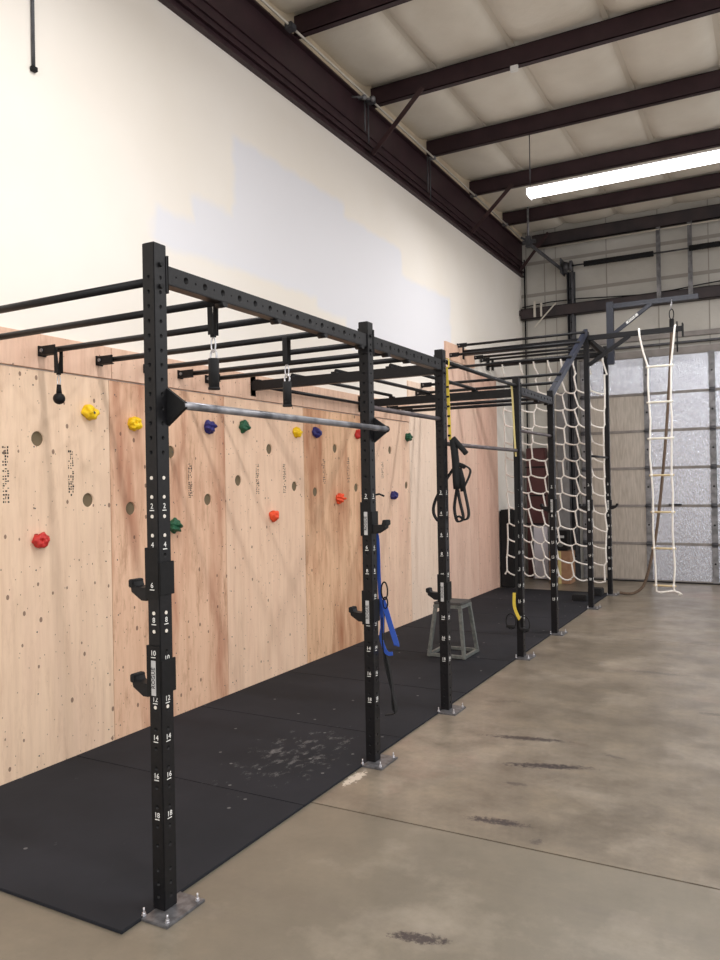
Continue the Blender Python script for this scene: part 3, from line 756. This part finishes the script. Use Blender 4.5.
# arm carrying the rope ladder
b = MB(); b.box(UX1, -1.05, PY[5] - .028, PY[5] + .028, 3.60, 3.665, .003); arm = b.build('ladder_arm', M['black'], rig)
b = MB(); b.box(-1.06, -1.045, PY[5] - .05, PY[5] + .05, 3.53, 3.70, .002); b.cyl((-1.12, PY[5], 3.665), (-1.12, PY[5], 3.73), .01, seg=8); b.cyl((-1.12, PY[5], 3.34), (-1.12, PY[5], 3.60), .009, seg=8); b.build('end_plate', M['black2'], arm)
b = MB(); b.beam((UX1, PY[5], 3.27), (-1.70, PY[5], 3.61), .05, .05, .003); b.build('arm_brace', M['black'], arm)
b = MB(); b.beam((UX1, PY[5], 3.62), (-2.10, PY[5] + .5, 3.44), .05, .05); b.build('corner_brace', M['black'], arm)
# upper extension of the last post with the rope arm
b = MB(); b.box(-2.235, -2.135, PY[6] - .045, PY[6] + .045, 3.44, 4.37, .003); ext = b.build('upright_extension', M['blue_black'], rig)
c_ = MB()
for k in range(14): c_.cyl((-2.185, PY[6] - .06, 3.5 + k * .06), (-2.185, PY[6] - .035, 3.5 + k * .06), .007, seg=8)
cut(ext, c_)
b = MB(); b.box(-2.135, -.97, PY[6] - .03, PY[6] + .03, 4.27, 4.34, .003); ra = b.build('rope_arm', M['blue_black'], rig)
c_ = MB()
for k in range(17): c_.cyl((-2.08 + k * .065, PY[6] - .04, 4.305), (-2.08 + k * .065, PY[6] - .02, 4.305), .008, seg=8)
cut(ra, c_)
b = MB(); b.beam((-2.13, PY[6], 3.90), (-1.60, PY[6], 4.28), .05, .055, .003); br = b.build('arm_brace', M['blue_black'], ra)
ang = math.atan2(.38, .53)
b = MB(); b.box(-.10, .10, -.019, .019, -.001, .001); lb = b
m4 = Matrix.Translation((-1.87, PY[6] - .0275, 4.087)) @ Rfront @ Matrix.Rotation(ang, 4, 'Z')
bmesh.ops.transform(lb.bm, matrix=m4, verts=lb.bm.verts[:]); lab_ = lb.build('label_plate', M['marking'], ra)
b = MB(); b.text('ROGUE', .04, m4 @ Matrix.Translation((0, 0, .0018))); b.build('label_text', M['ink'], ra)

# ------------------------------------------------------------------ j-hooks on the posts
def jhook(i, z, side, label, lab_text=True, dz=-.045):
    """sleeve round post i centred at height z; side -1: hook to the wall side, +1: to the open side"""
    y = PY[i]; r = thing('barbell_hook', (UC, y, z), label, 'hook', 'barbell hooks on the rig posts')
    t = .006; h = .105
    b = MB(); b.box(UX0 - t, UX1 + .002, y - HD - t - .001, y - HD - .0012, z - h, z + h, .001)
    b.box(UX1 + .0016, UX1 + t + .004, y - HD - t, y + HD + t, z - h * .85, z + h * .45, .002)
    b.box(UX0 - t - .001, UX0 - .001, y - HD - t, y + HD, z - h, z + h, .001)
    b.build('sleeve', M['black2'], r)
    x = UX0 - t if side < 0 else UX1 + t
    zz = z; z = z + dz
    b = MB(); s = side
    yy0, yy1 = y - .035, y + .02
    poly = [(x, z - .045), (x + s * .03, z - .045), (x + s * .085, z - .012), (x + s * .095, z + .035), (x + s * .075, z + .04), (x + s * .066, z + .012), (x + s * .02, z + .008), (x, z + .012)]
    b.prism(poly, 'y', yy0, yy1); b.build('hook_arm', M['black'], r)
    b = MB(); b.box(min(x + s * .072, x + s * .1), max(x + s * .072, x + s * .1), yy0 - .005, yy1 + .005, z + .006, z + .040, .004); b.build('hook_tip', M['strap_black'], r)
    z = zz
    if i == 0:
        nt, nz = ('6', 1.336) if z > 1.2 else ('10', 1.060)
        b = MB(); b.text(nt, .03, Matrix.Translation((UC, y - HD - t - .0018, nz)) @ Rfront); b.box(UC - .012, UC + .012, y - HD - t - .002, y - HD - t, nz - .019, nz - .0155); b.build('number_marking', M['marking'], r)
    if lab_text:
        b = MB(); b.box(UC - .012, UC + .012, y - HD - t - .0022, y - HD - t - .001, z - .098, z + .045); b.build('label_plate', M['label'], r)
        mm = Matrix.Translation((UC, y - HD - t - .003, z - .026)) @ Rfront @ Matrix.Rotation(PI / 2, 4, 'Z')
        b = MB(); b.text('ROGUE', .026, mm); b.build('label_text', M['ink'], r)
    return r
jhook(0, 1.385, -1, 'upper black barbell hook on the nearest post, without a label', False, -.07)
jhook(0, .985, -1, 'lower black barbell hook on the nearest post, with pale label', True, -.065)
jhook(1, 1.515, 1, 'upper black barbell hook on the second post, pointing to the open floor')
jhook(1, .965, -1, 'lower black barbell hook on the second post, pointing to the wall')
jhook(2, .93, -1, 'black barbell hook low on the third post')
jhook(4, 1.47, -1, 'black barbell hook on the fifth post, seen against the net')
jhook(5, 1.41, -1, 'black barbell hook on the sixth post')
jhook(6, 1.37, 1, 'black barbell hook on the last post, pointing to the garage door')
# safety strap peg of second post
b = MB(); b.tube([(UX0 + .03, PY[1] + HD + .002, 1.66), (UX0 + .03, PY[1] + .07, 1.66), (UX1 - .005, PY[1] + .09, 1.668), (UX1 + .03, PY[1] + .09, 1.655)], .006, 8)
tag(b.build('storage_peg', M['black2'], org=(UC, PY[1] + .05, 1.66)), 'small thin black peg sticking out behind the second post', 'peg')

# ------------------------------------------------------------------ hanging grips
def grip(x, y, z, kind, label):
    r = thing('hanging_grip', (x, y, z), label, 'grip', 'grips hanging from the rungs')
    b = MB(); zt = 2.585
    w = .030
    b.tube([(x, y - .019, zt - .14), (x, y - .021, zt), (x, y - .012, zt + .019), (x, y, zt + .0225), (x, y + .012, zt + .019), (x, y + .021, zt), (x, y + .019, zt - .14)], 0, flat=(w, .003, (1, 0, 0)))
    b.tube([(x, y - .019, zt - .02), (x, y - .005, zt - .15)], 0, flat=(w * .8, .004, (1, 0, 0))); b.tube([(x, y + .019, zt - .02), (x, y + .005, zt - .15)], 0, flat=(w * .8, .004, (1, 0, 0)))
    b.build('strap', M['strap_black'], r)
    z1 = zt - .15
    b = MB(); cx = [(x + .013 * math.sin(a), y, z1 - .035 + .035 * math.cos(a)) for a in [k * 2 * PI / 16 for k in range(16)]]
    b.tube(cx, .0035, 8, closed=True); b.build('carabiner', M['bolt'], r)
    if kind == 'ball':
        b = MB(); b.cyl((x, y, z1 - .06), (x, y, z1 - .12), .012, .018); b.sph((x, y, z1 - .145), .036, 3); b.build('ball', M['black2'], r)
    else:
        b = MB(); cx = [(x + .018 * math.sin(a), y, z1 - .085 + .025 * math.cos(a)) for a in [k * 2 * PI / 16 for k in range(16)]]
        b.tube(cx, .005, 8, closed=True); b.build('eye', M['bolt'], r)
        b = MB(); b.cyl((x, y, z1 - .10), (x, y, z1 - .235), .025, seg=20); b.cyl((x, y, z1 - .235), (x, y, z1 - .245), .028, seg=20); b.build('handle', M['foam'], r)
    return r
grip(-3.865, 3.28, 2.3, 'ball', 'black ball grip on a strap, hanging closest to the plywood wall at left')
grip(-2.322, 2.86, 2.2, 'cyl', 'black cylinder grip on a strap, nearer of two, just right of the first post')
grip(-2.50, 3.74, 2.2, 'cyl', 'black cylinder grip on a strap, farther of two, midway to the second post')

# ------------------------------------------------------------------ straps
def band(pts, w, t, axis=(0, 1, 0)):
    b = MB()
    # smooth the polyline
    P = [Vector(p) for p in pts]; Q = []
    for i in range(len(P) - 1):
        p0, p1, p2, p3 = P[max(i - 1, 0)], P[i], P[i + 1], P[min(i + 2, len(P) - 1)]
        for k in range(6):
            s = k / 6; Q.append(.5 * ((2 * p1) + (p2 - p0) * s + (2 * p0 - 5 * p1 + 4 * p2 - p3) * s * s + (3 * p1 - p0 - 3 * p2 + p3) * s ** 3))
    Q.append(P[-1]); b.tube(Q, 0, flat=(w, t, axis)); return b
y3 = PY[2] + .09
r = thing('suspension_trainer', (-2.18, y3, 1.4), 'black suspension straps on a yellow webbing hanging beside the third post', 'strap', 'suspension trainers on the rig')
b = band([(-2.242, y3 - .01, 2.62), (-2.236, y3, 2.4), (-2.226, y3, 2.06)], .024, .003, (1, 0, 0)); b.build('yellow_webbing', M['strap_yellow'], r)
b = MB()
for k in range(6): b.box(-2.248 + .0012 * k, -2.226 + .0012 * k, y3 - .006, y3 - .0025, 2.46 - k * .075, 2.475 - k * .075)
b.build('black_mark', M['strap_black'], r)
b = band([(-2.232, PY[2] + .1, 2.62), (-2.23, PY[2] + .1, 2.68), (-2.26, PY[2] + .1, 2.69), (-2.285, PY[2] + .1, 2.67)], .02, .003, (0, 1, 0)); b.build('top_loop', M['strap_yellow'], r)
b = MB(); b.cyl((-2.2, y3, 2.07), (-2.09, y3 - .02, 1.95), .021, seg=16); b.build('handle', M['foam'], r)
b = MB(); b.cyl((-2.115, y3, 1.85), (-2.175, y3 + .03, 1.87), .018, seg=14); b.build('handle', M['foam'], r)
b = MB(); b.tube([(-2.20, y3, 2.06), (-2.185, y3, 1.9), (-2.18, y3, 1.74), (-2.175, y3, 1.68)], .03, 10); b.tube([(-2.165, y3 + .02, 1.84), (-2.14, y3 + .02, 1.75), (-2.135, y3 + .02, 1.66)], .023, 8); b.build('strap_bundle', M['strap_black'], r)
b = band([(-2.13, y3, 1.87), (-2.07, y3, 1.83), (-2.075, y3, 1.78), (-2.115, y3, 1.70)], .026, .009, (0, 1, 0)); b.build('strap_loop', M['strap_black'], r)
b = band([(-2.17, y3, 1.72), (-2.20, y3, 1.55), (-2.19, y3, 1.46), (-2.17, y3, 1.43), (-2.13, y3, 1.46), (-2.155, y3, 1.58), (-2.175, y3, 1.70)], .034, .012, (0, 1, 0)); b.build('strap_loop', M['strap_black'], r)
b = band([(-2.13, y3 + .02, 1.70), (-2.095, y3 + .02, 1.52), (-2.10, y3 + .02, 1.46), (-2.13, y3 + .02, 1.445), (-2.17, y3 + .01, 1.47), (-2.2, y3, 1.45)], .034, .012, (0, 1, 0)); b.build('strap_loop', M['strap_black'], r)
b = band([(-2.20, y3, 1.84), (-2.27, y3 + .01, 1.75), (-2.355, y3, 1.60), (-2.375, y3, 1.50), (-2.33, y3, 1.43), (-2.26, y3, 1.44)], .034, .012, (0, 1, 0)); b.build('strap_loop', M['strap_black'], r)

y4 = PY[3] - HD - .012
r = thing('suspension_trainer', (-2.28, y4, .3), 'suspension trainer with cream webbing on the fourth post, handles down by the mat', 'strap', 'suspension trainers on the rig')
b = band([(-2.318, y4 + .02, 2.70), (-2.295, y4, 2.66), (-2.285, y4, 2.5), (-2.275, y4, 2.2), (-2.262, y4, 1.95)], .018, .003, (1, 0, 0)); b.build('cream_webbing', M['strap_cream'], r)
b = band([(-2.262, y4 - .003, 1.97), (-2.264, y4 - .006, 1.5), (-2.275, y4 - .006, 1.0), (-2.28, y4 - .006, .62)], .03, .004, (1, 0, 0)); b.build('black_webbing', M['strap_black'], r)
b = band([(-2.30, y4 - .02, .64), (-2.30, y4 - .02, .50), (-2.25, y4 - .02, .38)], .03, .004, (1, 0, 0)); b.build('yellow_tail', M['strap_yellow'], r)
for (x, z) in ((-2.335, .36), (-2.20, .34)):
    b = MB(); b.tube([(x + .05 * math.sin(a), y4 - .03, z + .075 * math.cos(a)) for a in [k * 2 * PI / 20 for k in range(20)]], .006, 8, closed=True)
    hd = b.build('handle_loop', M['strap_black'], r)
    b = MB(); b.cyl((x - .045, y4 - .03, z - .05), (x + .045, y4 - .03, z - .05), .015); b.build('foam_handle', M['foam'], hd)

y2 = PY[1] + HD + .03
r = thing('resistance_band', (-2.21, y2, .7), 'blue resistance band draped down behind the second post', 'band')
b = band([(-2.255, y2, 1.43), (-2.236, y2, 1.38), (-2.230, y2, 1.10), (-2.225, y2 + .02, .85), (-2.235, y2 + .02, .76), (-2.20, y2 + .02, .67), (-2.155, y2 + .02, .665)], .024, .004, (1, 0, 0)); b.build('loop', M['strap_blue'], r)
b = band([(-2.21, y2, 1.0), (-2.19, y2, .95), (-2.155, y2, .84), (-2.12, y2, .74), (-2.118, y2, .72)], .036, .004, (1, 0, 0)); b.build('tail', M['strap_blue'], r)
r = thing('ankle_strap', (-2.18, y2 + .03, .3), 'black strap with a metal clip looping down behind the second post', 'strap')
b = band([(-2.215, y2 + .03, 1.0), (-2.225, y2 + .03, .8), (-2.21, y2 + .03, .6), (-2.165, y2 + .03, .42), (-2.145, y2 + .03, .31), (-2.16, y2 + .03, .285), (-2.215, y2 + .03, .272)], .03, .007, (0, 1, 0)); b.build('webbing', M['strap_black'], r)
b = band([(-2.205, y2 + .03, .66), (-2.17, y2 + .03, .48), (-2.165, y2 + .03, .33), (-2.15, y2 + .03, .30)], .024, .007, (0, 1, 0)); b.build('webbing', M['strap_black'], r)
b = MB(); b.tube([(-2.195 + .022 * math.sin(a), y2 + .0, 1.06 + .055 * math.cos(a)) for a in [k * 2 * PI / 20 for k in range(20)]], .005, 8, closed=True)
b.tube([(-2.19 + .016 * math.sin(a), y2 + .0, .985 + .035 * math.cos(a)) for a in [k * 2 * PI / 20 for k in range(20)]], .005, 8, closed=True); b.build('clip', M['black2'], r)

# ------------------------------------------------------------------ plyo box (steel step stool)
cx, cy = -2.895, 7.22; hb, ht, hh = .185, .13, .55
r = thing('plyo_box', (cx, cy, .014), 'grey steel plyo box stool with a dark top standing on the mat', 'stool')
b = MB(); b.box(cx - ht - .015, cx + ht + .015, cy - ht - .015, cy + ht + .015, hh - .025, hh, .006); b.build('top', M['stool_top'], r)
b = MB(); b.box(cx - ht - .018, cx + ht + .018, cy - ht - .018, cy + ht + .018, hh - .06, hh - .026, .004); b.build('top_frame', M['grey_steel'], r)
for sx in (-1, 1):
    for sy in (-1, 1):
        b = MB(); b.beam((cx + sx * hb, cy + sy * hb, .016), (cx + sx * ht, cy + sy * ht, hh - .06), .034, .034, .003, up=(1, 0, 0)); b.build('leg', M['grey_steel'], r)
for sx in (-1, 1):
    b = MB(); b.beam((cx + sx * hb, cy - hb, .035), (cx + sx * hb, cy + hb, .035), .03, .03, .002); b.build('foot_rail', M['grey_steel'], r)
    b = MB(); b.beam((cx - hb, cy + sx * hb, .035), (cx + hb, cy + sx * hb, .035), .03, .03, .002); b.build('foot_rail', M['grey_steel'], r)

# ------------------------------------------------------------------ cargo net
NY = 11.72
net = thing('cargo_net', (-3.0, NY, 3.5), 'white rope cargo net hanging in front of the far corner', 'net')
nc = 8; X0, X1 = -3.76, -2.26; top, bot = 3.34, .30; nr = 12
def nx(i, z): return X0 + (X1 - X0) * i / (nc - 1) + .035 * math.sin(z * 1.7 + i * .9) + (.10 * (z - bot) / 3 - .05)
rows = [bot + (top - bot) * j / nr for j in range(nr + 1)]
dz = rows[1] - rows[0]
b = MB(); links = MB(); knots = MB()
jit = random.Random(11)
nodes = {}
for i in range(nc):
    for j in range(nr + 1):
        for side in (0, 1):   # 0 meets the left link, 1 meets the right link
            z = rows[j] + (.022 if side else -.022) - .010 * i
            zig = .022 if side else -.022
            if i in (0, nc - 1): zig *= .3
            nodes[i, j, side] = Vector((nx(i, z) + zig + jit.uniform(-.012, .012), NY + .05 * math.sin(i * 1.3 + j * .4), z + jit.uniform(-.015, .015)))
for i in range(nc):
    pts = []
    for j in range(nr + 1): pts += [nodes[i, j, 0], nodes[i, j, 1]]
    t_ = pts[-1]; pts += [Vector((t_.x - .05, NY, 3.48)), Vector((t_.x - .05, NY - .033, 3.555)), Vector((t_.x - .05, NY, 3.593)), Vector((t_.x - .05, NY + .033, 3.56)), Vector((t_.x - .045, NY + .01, 3.46))]
    b = MB(); b.tube(pts, .0125, 7)
    for (i_, j_, s_k), p in nodes.items():
        if i_ == i: b.sph(p, .018, 1)
    b.build('vertical_rope', M['rope_white'], net)
for j in range(nr + 1):
    for i in range(nc - 1):
        a, c_ = nodes[i, j, 1], nodes[i + 1, j, 0]
        sag = .025 if j else .06
        pts = [a.lerp(c_, s) + Vector((0, 0, -sag * 4 * s * (1 - s) * .6)) for s in (0, .25, .5, .75, 1)]
        if j < nr: b = MB(); b.tube(pts, .0125, 7); b.build('cross_rope', M['rope_white'], net)
# ------------------------------------------------------------------ rope ladder
LY = PY[5]
lad = thing('rope_ladder', (-1.34, LY, .3), 'white rope ladder with wooden rungs hanging from the steel arm', 'rope ladder')
LR = [(-1.508, -1.168, 3.178), (-1.504, -1.182, 2.714), (-1.501, -1.179, 2.245), (-1.491, -1.188, 1.768), (-1.481, -1.184, 1.293), (-1.478, -1.181, .824), (-1.462, -1.190, .344)]
for k, (xa, xb_, z) in enumerate(LR):
    b = MB(); b.cyl((xa, LY, z), (xb_, LY, z), .0135, seg=12); b.build('rung', M['rung_paint'] if k < 3 else M['rung_wood'], lad)
for s in (0, 1):
    pts = [((-1.58, -1.135)[s], LY + .035, 3.60), ((-1.58, -1.135)[s], LY + .034, 3.67), ((-1.58, -1.135)[s], LY, 3.685), ((-1.578, -1.14)[s], LY - .036, 3.67), ((-1.57, -1.15)[s], LY - .036, 3.58), ((-1.535, -1.175)[s], LY - .015, 3.38), ((-1.485, -1.20)[s], LY, 3.20)]
    for k, (xa, xb_, z) in enumerate(LR):
        x = xa + .03 if s == 0 else xb_ - .03
        pts.append((x, LY, z)); 
        if k < 6: pts.append((x + (.012 if k % 2 else -.006), LY, z - .23))
    if s == 0: pts += [(-1.43, LY, .27), (-1.38, LY, .255), (-1.30, LY, .27), (-1.22, LY, .285)]
    else: pts += [(-1.21, LY, .28), (-1.15, LY - .02, .265), (-1.12, LY - .02, .25), (-1.16, LY - .02, .235)]
    b = MB(); b.tube(pts, .0125, 8); b.build('side_rope', M['rope_white'], lad)
    b = MB()
    for (xa, xb_, z) in LR:
        x = xa + .03 if s == 0 else xb_ - .03
        b.sph((x, LY, z), .021, 2, (1, 1, 1.2))
    b.build('knots', M['rope_white'], lad)

# climbing rope
RY = PY[6]
rp = thing('climbing_rope', (-1.33, RY, 0), 'thick brown climbing rope hanging behind the rope ladder and curling to the last post', 'rope')
pts = [(-1.33, RY, 3.98), (-1.345, RY, 3.6), (-1.42, RY, 2.55), (-1.50, RY, 1.70), (-1.59, RY, .97), (-1.66, RY, .60), (-1.73, RY + .02, .32), (-1.80, RY + .03, .14), (-1.90, RY + .02, .05), (-2.0, RY, .03), (-2.12, RY, .035)]
b = band(pts, 0, 0) if False else MB()
P = [Vector(p) for p in pts]; Q = []
for i in range(len(P) - 1):
    p0, p1, p2, p3 = P[max(i - 1, 0)], P[i], P[i + 1], P[min(i + 2, len(P) - 1)]
    for k in range(6):
        s = k / 6; Q.append(.5 * ((2 * p1) + (p2 - p0) * s + (2 * p0 - 5 * p1 + 4 * p2 - p3) * s * s + (3 * p1 - p0 - 3 * p2 + p3) * s ** 3))
Q.append(P[-1]); b.tube(Q, .021, 10); b.build('rope', M['manila'], rp)
b = MB(); b.cyl((-1.33, RY, 3.86), (-1.33, RY, 4.02), .032, seg=14); b.build('splice_sleeve', M['strap_black'], rp)
b = MB(); b.tube([(-1.33 + .03 * math.sin(a), RY, 4.09 + .075 * math.cos(a)) for a in [k * 2 * PI / 20 for k in range(20)]], .007, 8, closed=True)
b.build('carabiner', M['strap_black'], rp)
b = MB(); b.tube([(-1.33 + .012 * math.sin(a), RY + .045 * math.cos(a), 4.235 + .08 * math.sin(a + 0) * 0 + .075 * math.cos(a) * 0 + .075 * math.sin(a)) for a in [k * 2 * PI / 20 for k in range(20)]], .005, 8, closed=True)
b.build('eye_loop', M['bolt'], rp)

# small dark weights at the far end of the mats
for (x0, x1, y0, y1, h, lab) in [(-2.62, -2.42, 11.05, 11.25, .09, 'small black rubber block on the mat between the last two posts, nearer one'), (-2.52, -2.32, 11.62, 11.80, .11, 'small black rubber block at the foot of the last post')]:
    r = thing('rubber_block', ((x0 + x1) / 2, (y0 + y1) / 2, .014), lab, 'block', 'rubber blocks by the net')
    b = MB(); b.box(x0, x1, y0, y1, .0145, .0145 + h, .01); b.build('block', M['foam'], r)
    b = MB(); b.box(x0 + .04, x1 - .04, y0 - .002, y0 + .002, .04, .06, .001); b.build('grip_slot', M['black2'], r)

# ------------------------------------------------------------------ world, fill daylight, camera
w = bpy.data.worlds.new('World'); scene.world = w; w.use_nodes = True
bg = w.node_tree.nodes['Background']; bg.inputs[0].default_value = (1.0, .985, .985, 1); bg.inputs[1].default_value = 1.3

cam = bpy.data.cameras.new('Camera'); co = bpy.data.objects.new('Camera', cam); COL.objects.link(co); scene.camera = co
yaw, pitch, roll = map(math.radians, (28.504, .22, -1.046))
f = Vector((-math.sin(yaw) * math.cos(pitch), math.cos(yaw) * math.cos(pitch), math.sin(pitch)))
r0 = Vector((math.cos(yaw), math.sin(yaw), 0)); u0 = r0.cross(f)
r1 = r0 * math.cos(roll) + u0 * math.sin(roll); u1 = u0 * math.cos(roll) - r0 * math.sin(roll)
m4 = Matrix((r1, u1, -f)).transposed().to_4x4(); m4.translation = (0, 0, 1.74); co.matrix_world = m4
cam.sensor_fit = 'VERTICAL'; cam.sensor_height = 36; cam.lens = 773 / 960 * 36; cam.clip_start = .05; cam.clip_end = 100
scene.view_settings.view_transform = 'Standard'; scene.view_settings.look = 'None'; scene.view_settings.gamma = 1
scene.view_settings.use_curve_mapping = False; scene.view_settings.exposure = 0.0
